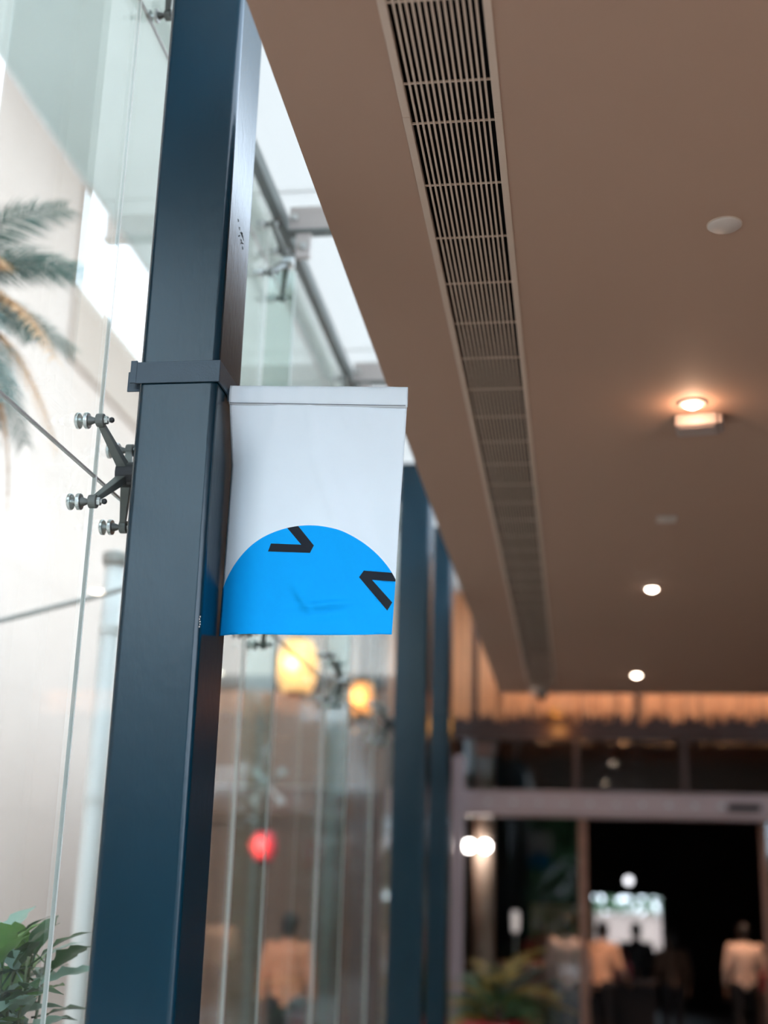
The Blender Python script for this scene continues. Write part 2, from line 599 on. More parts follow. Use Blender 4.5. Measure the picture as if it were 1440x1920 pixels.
for y, lb in ((5.09, 'grey flat steel strut with bolts, high up between column and ceiling'),
              (6.85, 'grey flat steel strut just above the top edge of the banner')):
    root = empty('roof_strut', (0, y, 0))
    tag(root, lb, 'strut', 'struts under the glass roof')
    MB().box(-1.215, -0.55, -0.008, 0.008, 4.60, 4.72).build('flat_bar', M['strut'], root, bevel=0.002)
    MB().box(-1.215, -0.55, -0.03, 0.03, 4.588, 4.60).build('flange', M['rail'], root, bevel=0.002)
    for x in (-1.19, -0.98, -0.77):
        bo = MB().tube([(x, -0.008, 4.665), (x, -0.022, 4.665)], 0.014, 12).build('bolt', M['steel'], root, bevel=0.002)
    MB().box(-1.18, -1.115, -0.014, 0.014, 4.47, 4.588).build('bracket_plate', M['strut'], root, bevel=0.002)
    MB().tube([(-1.145, -0.014, 4.52), (-1.145, -0.03, 4.52)], 0.016, 12).build('bolt', M['steel'], root, bevel=0.002)

# ================================================================== BANNER AND ITS BRACKET
br = empty('banner_bracket', (0, 3.325, 3.15))
tag(br, 'navy steel band clamped round the near column with bolted ears', 'bracket')
bx0, bx1, bt = PX0 - 0.001, PX1 + 0.001, 0.006
m = MB()
m.box(bx0 - bt, bx1 + bt, -0.126 - bt, -0.126, -0.030, 0.032)
m.box(bx1, bx1 + bt, -0.126, 0.126, -0.030, 0.032)
m.box(bx0 - bt, bx1 + bt, 0.126, 0.126 + bt, -0.030, 0.032)
m.box(bx0 - bt, bx0, -0.10, 0.126, -0.030, 0.032)
m.build('band', M['band'], br, bevel=0.0015)
MB().box(bx0 - 0.020, bx0 - bt + 0.004, -0.1335, -0.1275, -0.029, 0.036).build('front_ear', M['band'], br, bevel=0.001)
MB().box(bx0 - 0.036, bx0 + 0.004, -0.104, -0.098, -0.042, 0.016).build('rear_ear', M['band'], br, bevel=0.002)
bo = MB().tube([(bx0 - 0.016, -0.125, 0.000), (bx0 - 0.016, -0.097, 0.000)], 0.005, 8).build('bolt', M['rust'], br)
MB().tube([(bx0 - 0.016, -0.112, 0), (bx0 - 0.016, -0.105, 0)], 0.009, 6).build('nut', M['rust'], bo)
m = MB()
m.add([(x, 3.297 + (x + 0.92) * 0.045 - 3.325 - 0.002 + dy, -0.031 - (x + 0.94) * 0.02 + dz) for x in (bx1 + bt - 0.002, -0.446) for dy, dz in ((-.002, -.018), (.002, -.018), (.002, .018), (-.002, .018))],
      [(0, 1, 2, 3), (7, 6, 5, 4), (0, 4, 5, 1), (1, 5, 6, 2), (2, 6, 7, 3), (3, 7, 4, 0)])
m.build('banner_bar', M['band'], br)

ban = empty('hanging_banner', (0, 0, 0))
tag(ban, 'white cloth banner with a blue half disc hanging from the near column', 'banner')
CXc, CZc, CR = -0.6924, 2.4815, 0.2637
CH1 = [(-0.760, 2.7505), (-0.7290, 2.7545), (-0.6751, 2.6896), (-0.6847, 2.6693), (-0.7994, 2.675), (-0.7923, 2.6969), (-0.7097, 2.6923)]
CH2 = [(-0.5421, 2.6249), (-0.4400, 2.6196), (-0.4400, 2.5960), (-0.5201, 2.6009), (-0.4656, 2.5415), (-0.478, 2.5194), (-0.5532, 2.6058)]
ZT, ZH = 3.096, 3.090


def edge_l(z):
    t = (3.147 - z) / 0.692
    return -0.9285 - 0.008 * t ** 1.6


def edge_r(z):
    t = (3.147 - z) / 0.692
    return -0.4365 - 0.028 * t


def zbot(t):
    return 2.459 - 0.008 * math.sin(PI * min(1, t * 1.05)) - 0.003 * t


def plane_y(x):
    return 3.297 + (x + 0.92) * 0.045


def gs(x, z, cx, cz, sx, sz, a=0.0):
    dx, dz = x - cx, z - cz
    c, s = math.cos(a), math.sin(a)
    e, g = dx * c + dz * s, -dx * s + dz * c
    return math.exp(-(e / sx) ** 2 - (g / sz) ** 2)


def fold(x, z):
    """gentle waves of the cloth, towards the camera is negative"""
    h = 3.147 - z
    y = 0.0
    y += 0.0075 * math.sin((x + 0.92) * 15 + 0.9 + 0.5 * h) * min(1, h / 0.2)
    y += 0.0036 * pnoise(Vector((x * 9, z * 4, 1.3)))
    y -= 0.0045 * gs(x, z, -0.70, 3.05, 0.012, 0.05, 0.15)
    y -= 0.0034 * gs(x, z, -0.60, 3.05, 0.012, 0.04, 0.3)
    y -= 0.0034 * gs(x, z, -0.54, 3.05, 0.012, 0.05, 0.4)
    y -= 0.0034 * gs(x, z, -0.80, 3.05, 0.016, 0.05, -0.2)
    y -= 0.013 * gs(x, z, -0.64, 2.530, 0.060, 0.007, 0.10)
    y -= 0.011 * gs(x, z, -0.70, 2.545, 0.010, 0.035, 0.6)
    y += 0.006 * gs(x, z, -0.63, 2.505, 0.075, 0.012, 0.15)
    y -= 0.006 * gs(x, z, -0.60, 2.72, 0.02, 0.25, 0.35)
    y += 0.006 * gs(x, z, -0.50, 2.66, 0.03, 0.25, 0.25)
    y += 0.055 * max(0, (-0.81 - x) / 0.115) ** 2 * min(1, max(0, h - 0.055) / 0.16)
    return y


def in_poly(p, poly):
    x, y = p
    r_ = False
    j = len(poly) - 1
    for i in range(len(poly)):
        xi, yi = poly[i]
        xj, yj = poly[j]
        if (yi > y) != (yj > y) and x < (xj - xi) * (y - yi) / (yj - yi) + xi:
            r_ = not r_
        j = i
    return r_


outl = []
NB, NS = 40, 60
for i in range(NB):
    t = i / NB
    z = zbot(t)
    outl.append((edge_l(z) + (edge_r(z) - edge_l(z)) * t, z))
for i in range(NS):
    z = zbot(1) + (ZT - zbot(1)) * i / NS
    outl.append((edge_r(z), z))
for i in range(NB):
    t = 1 - i / NB
    outl.append((edge_l(ZT) + (edge_r(ZT) - edge_l(ZT)) * t, ZT))
for i in range(NS):
    z = ZT + (zbot(0) - ZT) * i / NS
    outl.append((edge_l(z), z))
verts = [Vector(p) for p in outl]
edges = [(i, (i + 1) % len(outl)) for i in range(len(outl))]


def add_poly(pts, closed=True):
    o_ = len(verts)
    verts.extend(Vector(p) for p in pts)
    n_ = len(pts)
    edges.extend((o_ + i, o_ + (i + 1) % n_) for i in range(n_ if closed else n_ - 1))


add_poly([(CXc + CR * math.cos(2 * PI * i / 200), CZc + CR * math.sin(2 * PI * i / 200)) for i in range(200)])
add_poly(CH1)
add_poly(CH2)
for i in range(1, 66):
    for k in range(1, 92):
        z = 2.45 + (ZT - 2.45) * k / 92
        x = edge_l(z) + (edge_r(z) - edge_l(z)) * (i + 0.25 * (k % 2)) / 66
        if z > zbot((x - edge_l(z)) / (edge_r(z) - edge_l(z))) + 0.002:
            verts.append(Vector((x, z)))
cv, ce, cf, *_ = delaunay_2d_cdt(verts, edges, [], 0, 1e-6)
m = MB()
fs, mi = [], []
for f in cf:
    cx_ = sum(cv[i].x for i in f) / len(f)
    cz_ = sum(cv[i].y for i in f) / len(f)
    if not in_poly((cx_, cz_), outl):
        continue
    k = 0
    if (cx_ - CXc) ** 2 + (cz_ - CZc) ** 2 < CR ** 2:
        k = 1
        if in_poly((cx_, cz_), CH1) or in_poly((cx_, cz_), CH2):
            k = 2
    fs.append(list(f))
    mi.append(k)
m.v = [(p.x, plane_y(p.x) + fold(p.x, p.y), p.y) for p in cv]
m.f, m.mi = fs, mi
cl = m.build('cloth', [M['cloth'], M['blue'], M['ink']], ban, smooth=True)
bmm = bmesh.new()
bmm.from_mesh(cl.data)
bmesh.ops.delete(bmm, geom=[v for v in bmm.verts if not v.link_faces], context='VERTS')
bmesh.ops.recalc_face_normals(bmm, faces=bmm.faces)
if bmm.faces and sum(f.normal.y for f in bmm.faces) > 0:
    bmesh.ops.reverse_faces(bmm, faces=bmm.faces)
bmm.to_mesh(cl.data)
bmm.free()
sd = cl.modifiers.new('thickness', 'SOLIDIFY')
sd.thickness = 0.0012
sd.offset = -1
# hem with the rod pocket: a soft flattened sleeve
m = MB()
nx, nr = 60, 18
vs_, fs = [], []
for i in range(nx + 1):
    t = i / nx
    x = edge_l(3.12) + 0.000 + (edge_r(3.12) + 0.0005 - edge_l(3.12)) * t
    zt = 3.1475 - 0.0085 * t
    zb = 3.0915 - 0.0120 * t
    zc, hz = (zt + zb) / 2, (zt - zb) / 2
    for j in range(nr):
        a = 2 * PI * j / nr
        puck = 1 + 0.30 * math.sin(x * 90 + 2) * math.sin(x * 37)
        ca, sa = math.cos(a), math.sin(a)
        yy = (0.0050 if sa < 0 else 0.0045) * sa * (1 - 0.25 * abs(ca)) * puck + 0.0010 * math.sin(x * 55) * (sa < 0)
        zz = hz * math.copysign(abs(ca) ** 0.55, ca)
        vs_.append((x, plane_y(x) - 0.002 + yy * 1.7, zc + zz))
for i in range(nx):
    for j in range(nr):
        fs.append((i * nr + j, i * nr + (j + 1) % nr, (i + 1) * nr + (j + 1) % nr, (i + 1) * nr + j))
fs += [tuple(reversed(range(nr))), tuple(range(nx * nr, nx * nr + nr))]
m.add(vs_, fs)
hem = m.build('hem', M['cloth'], ban, smooth=True)
pts = []
for i in range(61):
    t = i / 60
    x = edge_l(3.1) + 0.003 + (edge_r(3.1) - edge_l(3.1) - 0.006) * t
    pts.append((x, plane_y(x) - 0.0085, 3.0945 - 0.0120 * t))
MB().tube(pts, 0.0010, 5).build('stitching', M['thread'], hem)

# ================================================================== CEILING FITTINGS
gl = empty('ceiling_grille', (0, 0, CZ))
tag(gl, 'long cream slatted air grille running down the ceiling', 'air grille')
for x0, x1 in ((GX0, GX0 + 0.020), (GX1 - 0.020, GX1)):
    for y0, y1 in ((YB, 2.884), (2.886, 7.4), (7.402, GY1)):
        MB().box(x0, x1, y0, y1, -0.004, 0.02).build('edge_frame', M['grille'], gl, bevel=0.002)
MB().box(GX0, GX1, GY1 - 0.03, GY1, -0.003, 0.02).build('end_frame', M['grille'], gl)
ns = 14
sx0, sx1 = GX0 + 0.020, GX1 - 0.020
pit = (sx1 - sx0) / (ns + 1)
for i in range(ns):
    x = sx0 + pit * (i + 1)
    for y0, y1 in ((YB, 2.8842), (2.8858, 7.4), (7.402, GY1 - 0.03)):
        MB().box(x - 0.0027, x + 0.0027, y0, y1, 0.0, 0.007).build('slat', M['grille'], gl)
y = 2.924
ys = [2.751 - 0.305 * k for k in range(0, 16) if 2.751 - 0.305 * k > YB]
while y < GY1 - 0.05:
    ys.append(y)
    y += 0.3055
cb = MB().box(sx0, sx1, -0.002, 0.002, 0.001, 0.006).mesh('cross_bar', M['grille'])
for y in ys:
    inst('cross_bar', cb, gl, (0, y, 0))
m = MB()
m.box(GX0 - 0.012, GX0, YB, GY1, 0.021, 0.34)
m.box(GX1, GX1 + 0.012, YB, GY1, 0.021, 0.34)
m.box(GX0, GX1, YB, GY1, 0.30, 0.34)
du = m.build('duct', M['duct'], gl)


def downlight(y, label, e, x=0.475, spill=False):
    root = empty('downlight', (x, y, CZ))
    tag(root, label, 'downlight', 'ceiling downlights')
    MB().lathe([(0.043, 0.0), (0.058, 0.0), (0.056, -0.006), (0.043, -0.009)], n=28).build('trim_ring', M['white'], root, smooth=True)
    MB().lathe([(0.002, 0.0), (0.030, 0.001), (0.036, -0.004), (0.032, -0.014), (0.012, -0.024), (0.002, -0.026)], n=24).build('bulb', M['bulb'], root, smooth=True)
    s_ = lamp('glow', 'SPOT', (0, 0, -0.03), e, (1.0, 0.72, 0.5), root, spot_size=2.0, spot_blend=0.6, shadow_soft_size=0.03)
    if spill:
        lamp('spill', 'POINT', (0, 0, -0.045), spill, (1.0, 0.60, 0.38), root, shadow_soft_size=0.03)
    return root


downlight(4.945, 'glowing downlight just above the white box on the ceiling', 6, spill=1.1)
downlight(8.13, 'glowing downlight halfway along the ceiling, next beyond the white box', 8, 0.49)
downlight(11.365, 'glowing downlight nearest the far end of the ceiling', 8, 0.535)
for k, yy in enumerate((1.75,)):
    downlight(yy, 'warm downlight in the ceiling over the viewer, above the picture', 8)
for k, yy in enumerate((1.75, 4.945, 8.13, 11.365)):
    downlight(yy, 'warm downlight in the second ceiling row, %s from the near end' % ('first', 'second', 'third', 'fourth')[k], 8, 3.6)
root = empty('cover_plate', (0.449, 3.517, CZ))
tag(root, 'flat round white cover plate alone on the near ceiling', 'ceiling plate')
MB().lathe([(0.048, 0), (0.048, -0.004), (0.044, -0.0075), (0.004, -0.0085)], n=36).build('cover', M['white'], root, smooth=True)
MB().lathe([(0.051, 0), (0.051, -0.002), (0.047, -0.0025)], n=36).build('rim', M['grille'], root)

root = empty('emergency_light', (0.508, 5.125, CZ), math.radians(-9))
tag(root, 'small white box light fixed to the ceiling behind a downlight', 'emergency light')
MB().box(-0.085, 0.085, -0.07, 0.07, -0.052, 0).build('body', M['boxplastic'], root, bevel=0.010, seg=3)
MB().box(0.0855, 0.103, -0.062, 0.062, -0.046, -0.004).build('end_cap', M['boxplastic'], root, bevel=0.008, seg=3)
MB().box(-0.07, 0.07, -0.05, 0.05, -0.056, -0.051).build('diffuser', M['boxplastic'], root, bevel=0.002)
MB().tube([(0.10, -0.03, -0.025), (0.106, -0.03, -0.025)], 0.006, 10).build('test_button', M['pipegrey'], root)
root = empty('sensor_plate', (0.481, 6.577, CZ))
tag(root, 'small grey sensor plate on the ceiling between two downlights', 'sensor')
MB().box(-0.048, 0.048, -0.05, 0.05, -0.010, 0).build('plate', M['white'], root, bevel=0.003)
MB().ball((0, 0, -0.010), 0.018, 0.018, 0.012).build('lens', M['white'], root, smooth=True)
root = empty('dome_camera', (-0.313, 12.12, CZ))
tag(root, 'small dark dome camera at the far end of the air grille', 'camera')
MB().lathe([(0.085, 0), (0.085, -0.05), (0.07, -0.062)], n=24).build('mount', M['white'], root, smooth=True)
MB().ball((0.03, 0, -0.07), 0.055, 0.055, 0.05).build('dome', M['black'], root, smooth=True)

# ================================================================== OUTSIDE THINGS
root = empty('downpipe', (-2.215, 6.0, -0.02))
tag(root, 'white painted downpipe standing outside the glass left of the near column', 'pipe')
MB().tube([(0, 0, 0), (0, 0, 3.36)], 0.046, 18).build('pipe', M['pipe'], root, smooth=True)
MB().lathe([(0.052, 3.34), (0.062, 3.36), (0.062, 3.40), (0.02, 3.42)], n=20).build('collar', M['pipegrey'], root)
for z in (1.0, 2.2, 3.0):
    MB().lathe([(0.050, z), (0.050, z + 0.04)], n=18).build('pipe_clip', M['pipe'], root)
root = empty('conduit', (-2.06, 6.0, -0.02))
tag(root, 'grey slim conduit pipe standing next to the white downpipe', 'pipe')
MB().tube([(0, 0, 0), (0, 0, 3.42)], 0.030, 14).build('pipe', M['pipegrey'], root, smooth=True)
MB().box(-0.08, 0.12, -0.03, 0.03, 3.40, 3.45).build('crossarm', M['pipegrey'], root, bevel=0.004)
cpts = [(-5.96, 5.85, 3.75), (-5.2, 5.82, 3.30), (-4.4, 5.78, 3.04), (-3.7, 5.75, 2.94), (-3.1, 5.72, 2.935), (-2.64, 5.70, 2.985), (-2.33, 5.72, 3.07), (-2.16, 5.80, 3.14), (-2.05, 5.93, 3.22)]
root = empty('sagging_cable', (0, 0, 0))
tag(root, 'pale grey cable sagging across the court towards the white downpipe', 'cable')
MB().tube(cpts, 0.013, 10).build('cable', M['pipegrey'], root, smooth=True)
MB().tube([(-5.985, 5.85, 3.75), (-5.95, 5.85, 3.75)], 0.025, 12).build('wall_eye', M['pipegrey'], root)


# ---- palm
def frond_mesh(name, L_, droop, m_, seed, nl=26, lw=0.016, ll=0.34):
    rr = random.Random(seed)
    mb = MB()
    pts = []
    n = 10
    for i in range(n + 1):
        t = i / n
        pts.append(Vector((L_ * t * (1 - 0.18 * droop * t), 0, L_ * (0.42 * t - (0.30 + droop) * t * t))))
    mb.tube(pts, [0.012 * (1 - 0.8 * i / n) for i in range(n + 1)], 6)
    for i in range(nl):
        t = 0.14 + 0.86 * i / (nl - 1)
        k = min(n - 1, int(t * n))
        p = pts[k].lerp(pts[k + 1], t * n - k)
        d = (pts[k + 1] - pts[k]).normalized()
        for sgn in (-1, 1):
            l = ll * (1 - 0.55 * abs(t - 0.4) / 0.6) * rr.uniform(.85, 1.1)
            out = (d * 0.55 + Vector((0, sgn, 0)) * 0.8 + Vector((0, 0, rr.uniform(-.25, .05)))).normalized()
            q1 = p + out * l * 0.45 + Vector((0, 0, 0.01))
            q2 = p + out * l + Vector((0, 0, -0.16 * l))
            wv = d * lw
            up = Vector((0, 0, 0.003))
            mb.add([p - wv * .4, p + wv * .4, q1 + wv * .6, q2, q1 - wv * .6, q1 + up], [(0, 1, 5), (1, 2, 5), (2, 3, 5), (3, 4, 5), (4, 0, 5)])
    return mb.mesh(name, m_)


root = empty('palm_tree', (-2.98, 5.38, -0.02))
tag(root, 'blurred palm tree with grey-green and dry orange fronds outside the glass', 'palm')
H = 4.62
tp = [(0.02 * math.sin(i * 1.3), 0.02 * math.cos(i), H * i / 14) for i in range(15)]
MB().tube(tp, [0.13 - 0.004 * i for i in range(15)], 12).build('trunk', M['bark'], root, smooth=True)
fm = [frond_mesh('frond', 0.95, 0.35, M['palm'], 1, 40), frond_mesh('frond', 0.9, 0.6, M['palm'], 2, 40), frond_mesh('frond', 0.85, 0.95, M['palmdry'], 3, 34)]
for i in range(40):
    a = i * 2.399
    kind = 2 if (i % 4 == 1 or i > 33) else (0 if i < 18 else 1)
    o = inst('frond', fm[kind], root, (0, 0, H - 0.012 * i), (RND.uniform(-.3, .3), (-0.75 + 0.034 * i), a))
    s_ = RND.uniform(.72, 0.88)
    o.scale = (s_, s_, s_)


hg = empty('added_driveway_hedge', (0, -11.0, 0))  # unseen, added so column and door glass mirror something dark
tag(hg, 'unseen dark hedge added behind the viewer as a dark reflection', 'hedge')
m = MB()
rs = random.Random(15)
for i in range(14000):
    p = Vector((rs.uniform(-4, 16), rs.uniform(-.6, .6), rs.uniform(.1, 3.3)))
    d = Vector((rs.gauss(0, 1), rs.gauss(0, 1), rs.gauss(0, 1))).normalized() * .16
    e = d.orthogonal().normalized() * .08
    m.add([p - d, p + e, p + d, p - e], [(0, 1, 2, 3)])
o = m.build('foliage', M['leafdark'], hg)
o['kind'] = 'stuff'
for i in range(16):
    MB().tube([(-3.5 + i * 1.25, 0, -0.1), (-3.5 + i * 1.25, 0.05, 3.0)], 0.03, 6).build('stem', M['bark'], hg)
tr_ = empty('added_driveway_tree', (-1.5, -12.6, -0.1))  # unseen, added to keep bright sky out of the door glass reflection
tag(tr_, 'unseen dark tree added behind the viewer to darken the door glass reflection', 'tree')
m = MB()
rs = random.Random(18)
for i in range(5000):
    d = Vector((rs.gauss(0, 1), rs.gauss(0, 1), rs.gauss(0, 1))).normalized()
    p = Vector((0, 0, 4.6)) + Vector((d.x * 2.6, d.y * 1.2, d.z * 1.7)) * rs.uniform(.3, 1) ** .5
    d = Vector((rs.gauss(0, 1), rs.gauss(0, 1), rs.gauss(0, 1))).normalized() * .18
    e = d.orthogonal().normalized() * .09
    m.add([p - d, p + e, p + d, p - e], [(0, 1, 2, 3)])
o = m.build('crown', M['leafdark'], tr_)
o['kind'] = 'stuff'
MB().tube([(0, 0, 0), (0.05, 0, 1.8), (0, 0, 3.8)], [0.16, 0.13, 0.08], 10).build('trunk', M['bark'], tr_, smooth=True)
m = MB().box(-4.4, 17, -14, -7, -0.2, -0.1)
tag(m.build('ground_driveway', M['paving']), 'paved driveway behind the viewer', 'ground', kind='structure')


hg = empty('added_court_hedge', (-3.7, -6.2, 0))  # unseen, added so the lower near column reflects something dark
tag(hg, 'unseen dark hedge added in the near court to darken the lower column reflection', 'hedge')
m = MB()
rs = random.Random(16)
for i in range(7000):
    p = Vector((rs.uniform(-2.1, 2.1), rs.uniform(-.6, .6), rs.uniform(.1, 4.2)))
    d = Vector((rs.gauss(0, 1), rs.gauss(0, 1), rs.gauss(0, 1))).normalized() * .13
    e = d.orthogonal().normalized() * .06
    m.add([p - d, p + e, p + d, p - e], [(0, 1, 2, 3)])
o = m.build('foliage', M['leafdark'], hg)
o['kind'] = 'stuff'
for i in range(9):
    MB().tube([(-2 + i * 0.5, 0, -0.02), (-2 + i * 0.5, 0.05, 2.9)], 0.03, 6).build('stem', M['bark'], hg)
root = empty('added_court_canopy', (0, 0, 5.6))  # unseen, added only to darken what the column top reflects
tag(root, 'unseen dark canopy added over the near court to darken the upper column reflection', 'canopy')
for i in range(9):
    MB().box(-5.99, -1.38, -0.6 + i * 0.31, -0.6 + i * 0.31 + 0.30, 0, 0.05).build('plank', M['timber'], root)
for yy in (-0.4, 1.9):
    MB().box(-5.99, -1.38, yy, yy + 0.12, 0.05, 0.25).build('beam', M['timber'], root)


# ---- broadleaf shrub close behind the glass
def leaf_mesh(name, m_, L_=0.17, W=0.062, bend=0.25, lobed=False):
    mb = MB()
    n = 10
    vs_, fs = [], []
    for i in range(n + 1):
        t = i / n
        wv = W * math.sin(PI * min(1, t * 0.98 + 0.02)) ** 0.75 * (1 - 0.35 * t)
        if lobed:
            wv *= 1 + 0.22 * math.sin(t * 20)
        x = L_ * t
        z = -bend * L_ * t * t
        for j in range(5):
            s_ = (j - 2) / 2
            vs_.append((x - 0.02 * abs(s_) * 0, wv * s_, z + 0.25 * wv * abs(s_) + 0.003 * math.sin(t * 18) * abs(s_)))
    for i in range(n):
        for j in range(4):
            fs.append((i * 5 + j, i * 5 + 5 + j, i * 5 + 6 + j, i * 5 + 1 + j))
    mb.add(vs_, fs)
    mb.tube([(-0.05, 0, 0.006), (0, 0, 0)], 0.003, 5)
    me = mb.mesh(name, m_)
    me.shade_smooth()
    return me


root = empty('broadleaf_shrub', (-1.71, 3.86, -0.02))
tag(root, 'broad-leaved green shrub at the lower corner behind the glass', 'shrub')
lm = [leaf_mesh('leaf', M['leafdark'], 0.17, 0.036, 0.35, True), leaf_mesh('leaf', M['leaf'], 0.14, 0.045, 0.2),
      leaf_mesh('leaf', M['leafpale'], 0.16, 0.040, 0.30, True), leaf_mesh('leaf', M['leafdark'], 0.15, 0.038, 0.5)]
rs = random.Random(29)
for i in range(17):
    a = i * 2.4
    rr = 0.02 + 0.15 * math.sqrt(i / 17)
    h = 1.63 + 0.075 * ((i * 5) % 5)
    ex, ey = rr * math.cos(a), rr * 1.4 * math.sin(a)
    pts = [(0.02 * math.cos(a), 0.02 * math.sin(a), 0), (ex * .6, ey * .6, h * .5), (ex, ey, h)]
    MB().tube(pts, [0.010, 0.008, 0.004], 7).build('stem', M['stem'], root, smooth=True)
    for k in range(17):
        t = 1.0 - 0.026 * k
        p = Vector(pts[1]).lerp(Vector(pts[2]), max(0, t * 2 - 1))
        kind = [1, 2, 0, 2, 3, 1, 0, 2, 3, 0, 2][(k + i) % 11]
        az = k * 2.399 + i
        el = -0.95 + 0.095 * k + rs.uniform(-.25, .25)
        sc_ = rs.uniform(.85, 1.25)
        q = p + Vector((0.035 * math.cos(az), 0.035 * math.sin(az), 0))
        reach = 0.31 - q.x
        ln = 0.17 * max(0.05, math.cos(az)) * math.cos(el)
        if ln * sc_ > reach:
            sc_ = max(0.35, reach / ln)
        inst('leaf', lm[kind], root, q, (rs.uniform(-.4, .4), el, az), (sc_,) * 3)

# ================================================================== FAR END OF THE COURT (seen through the glass)
bk = empty('wall_court_end', (0, 14.0, 0))
tag(bk, 'brown panelled front closing the far end of the court', 'wall', kind='structure')
MB().box(-3.95, -1.40, 0, 2.2, -0.1, 4.05).build('backing', M['timber2'], bk)
MB().box(-3.95, -1.40, -0.05, 0, 2.55, 2.85).build('brown_fascia', M['timber2'], bk, bevel=0.006)
MB().box(-3.95, -1.40, -0.06, 0, 3.98, 4.10).build('cornice', M['strut'], bk, bevel=0.006)
for x in (-3.35, -2.55, -1.95):
    MB().box(x - 0.03, x + 0.03, -0.06, 0, 0, 3.98).build('mullion', M['strut'], bk, bevel=0.004)
for x0, x1 in ((-3.94, -3.38), (-3.32, -2.58), (-2.52, -1.98), (-1.92, -1.42)):
    MB().box(x0, x1, -0.03, 0, 2.88, 3.96).build('peach_panel', M['peachwall'], bk, bevel=0.004)
pts = []
m = MB()
vs_, fs = [], []
for i in range(25):
    x = -1.93 + 0.36 * i / 24
    yv = 13.90 + 0.025 * math.sin(i * 1.6)
    vs_ += [(x, yv, 0.03), (x, yv, 2.52), (x, yv + 0.01, 2.52), (x, yv + 0.01, 0.03)]
for i in range(24):
    a = i * 4
    fs += [(a, a + 4, a + 5, a + 1), (a + 2, a + 6, a + 7, a + 3), (a + 1, a + 5, a + 6, a + 2), (a + 3, a + 7, a + 4, a)]
m.add(vs_, fs)
dr = empty('hanging_drape', (0, 0, 0))
tag(dr, 'ochre drape hanging against the brown front beyond the glass', 'drape')
m.build('drape', M['ochre'], dr, smooth=True)
MB().tube([(-1.95, 13.9, 2.53), (-1.55, 13.9, 2.53)], 0.012, 8).build('rail', M['steel'], dr)


def lantern(loc, rx, rz, m_, label, e, col, top):
    root = empty('hanging_lantern', loc)
    tag(root, label, 'lantern', 'lanterns seen through the glass wall')
    n = 8
    prof = []
    for i in range(n + 1):
        t = i / n
        prof.append((rx * (0.45 + 0.55 * math.sin(PI * (0.12 + 0.76 * t))), rz * (1 - 2 * t)))
    prof = prof[::-1]
    MB().lathe(prof, n=24).build('paper_shade', m_, root, smooth=True)
    MB().lathe([(rx * .5, rz), (rx * .5, rz + .03)], n=18).build('top_ring', M['dark'], root)
    MB().lathe([(rx * .5, -rz - .03), (rx * .5, -rz)], n=18).build('bottom_ring', M['dark'], root)
    MB().tube([(0, 0, rz), (0, 0, top - loc[2])], 0.006, 6).build('cord', M['dark'], root)
    lamp('glow', 'POINT', (0, -rx - 0.05, 0), e, col, root, shadow_soft_size=0.08)
    return root


lantern((-2.56, 12.0, 3.86), 0.20, 0.24, M['lantern'], 'big amber lantern glowing under the banner', 6, (1, .55, .2), 5.585)
lantern((-1.93, 12.0, 3.56), 0.12, 0.15, M['lantern2'], 'small orange lantern glowing left of the far columns', 3, (1, .45, .15), 5.585)
lantern((-2.79, 12.0, 2.22), 0.12, 0.13, M['redlamp'], 'small red lantern low behind the glass beside the near column', 3, (1, .12, .10), 5.585)
root = empty('lantern_post', (-3.88, 12.0, -0.02))
tag(root, 'grey steel post in the court carrying the lantern beam', 'post')
MB().box(-0.05, 0.05, -0.05, 0.05, 0.015, 5.62).build('shaft', M['rail'], root, bevel=0.004)
MB().box(-0.10, 0.10, -0.10, 0.10, 0, 0.015).build('base_plate', M['rail'], root, bevel=0.002)
root = empty('lantern_beam', (-3.88, 12.0, 5.60))
tag(root, 'grey steel beam over the court from which the lanterns hang', 'beam')
MB().box(-0.05, 2.50, -0.04, 0.04, 0, 0.08).build('bar', M['rail'], root, bevel=0.004)
for x in (1.09, 1.32, 1.95):
    MB().tube([(x, 0, -0.012), (x, 0, 0)], 0.012, 8).build('hook', M['steel'], root)

# perpendicular glass screen with a spider, at the end of the court
sg = empty('court_screen', (-3.05, 13.2, 0))
tag(sg, 'glass screen with a four-armed fitting across the court end', 'glass screen')
for x0, x1 in ((-0.94, -0.006), (0.006, 1.1)):
    for z0, z1 in ((0, 2.844), (2.856, 4.6)):
        MB().box(x0, x1, -0.006, 0.006, z0, z1).build('glass_pane', M['glass_in'], sg)
MB().box(-0.006, 0.006, -0.005, 0.005, 0, 4.6).build('joint', M['seal'], sg)
MB().box(-0.94, 1.1, -0.005, 0.005, 2.845, 2.855).build('joint', M['seal'], sg)
ds = MB().tube([(0, -0.008, 0), (0, -0.03, 0)], 0.045, 16).mesh('disc', M['steel'])
for sx in (-1, 1):
    for sz in (-1, 1):
        inst('disc', ds, sg, (sx * 0.13, 0, 2.85 + sz * 0.14))
        MB().tube([(0, -0.05, 2.85), (sx * .13, -0.03, 2.85 + sz * .14)], [0.022, 0.014], 8).build('arm', M['steel'], sg)


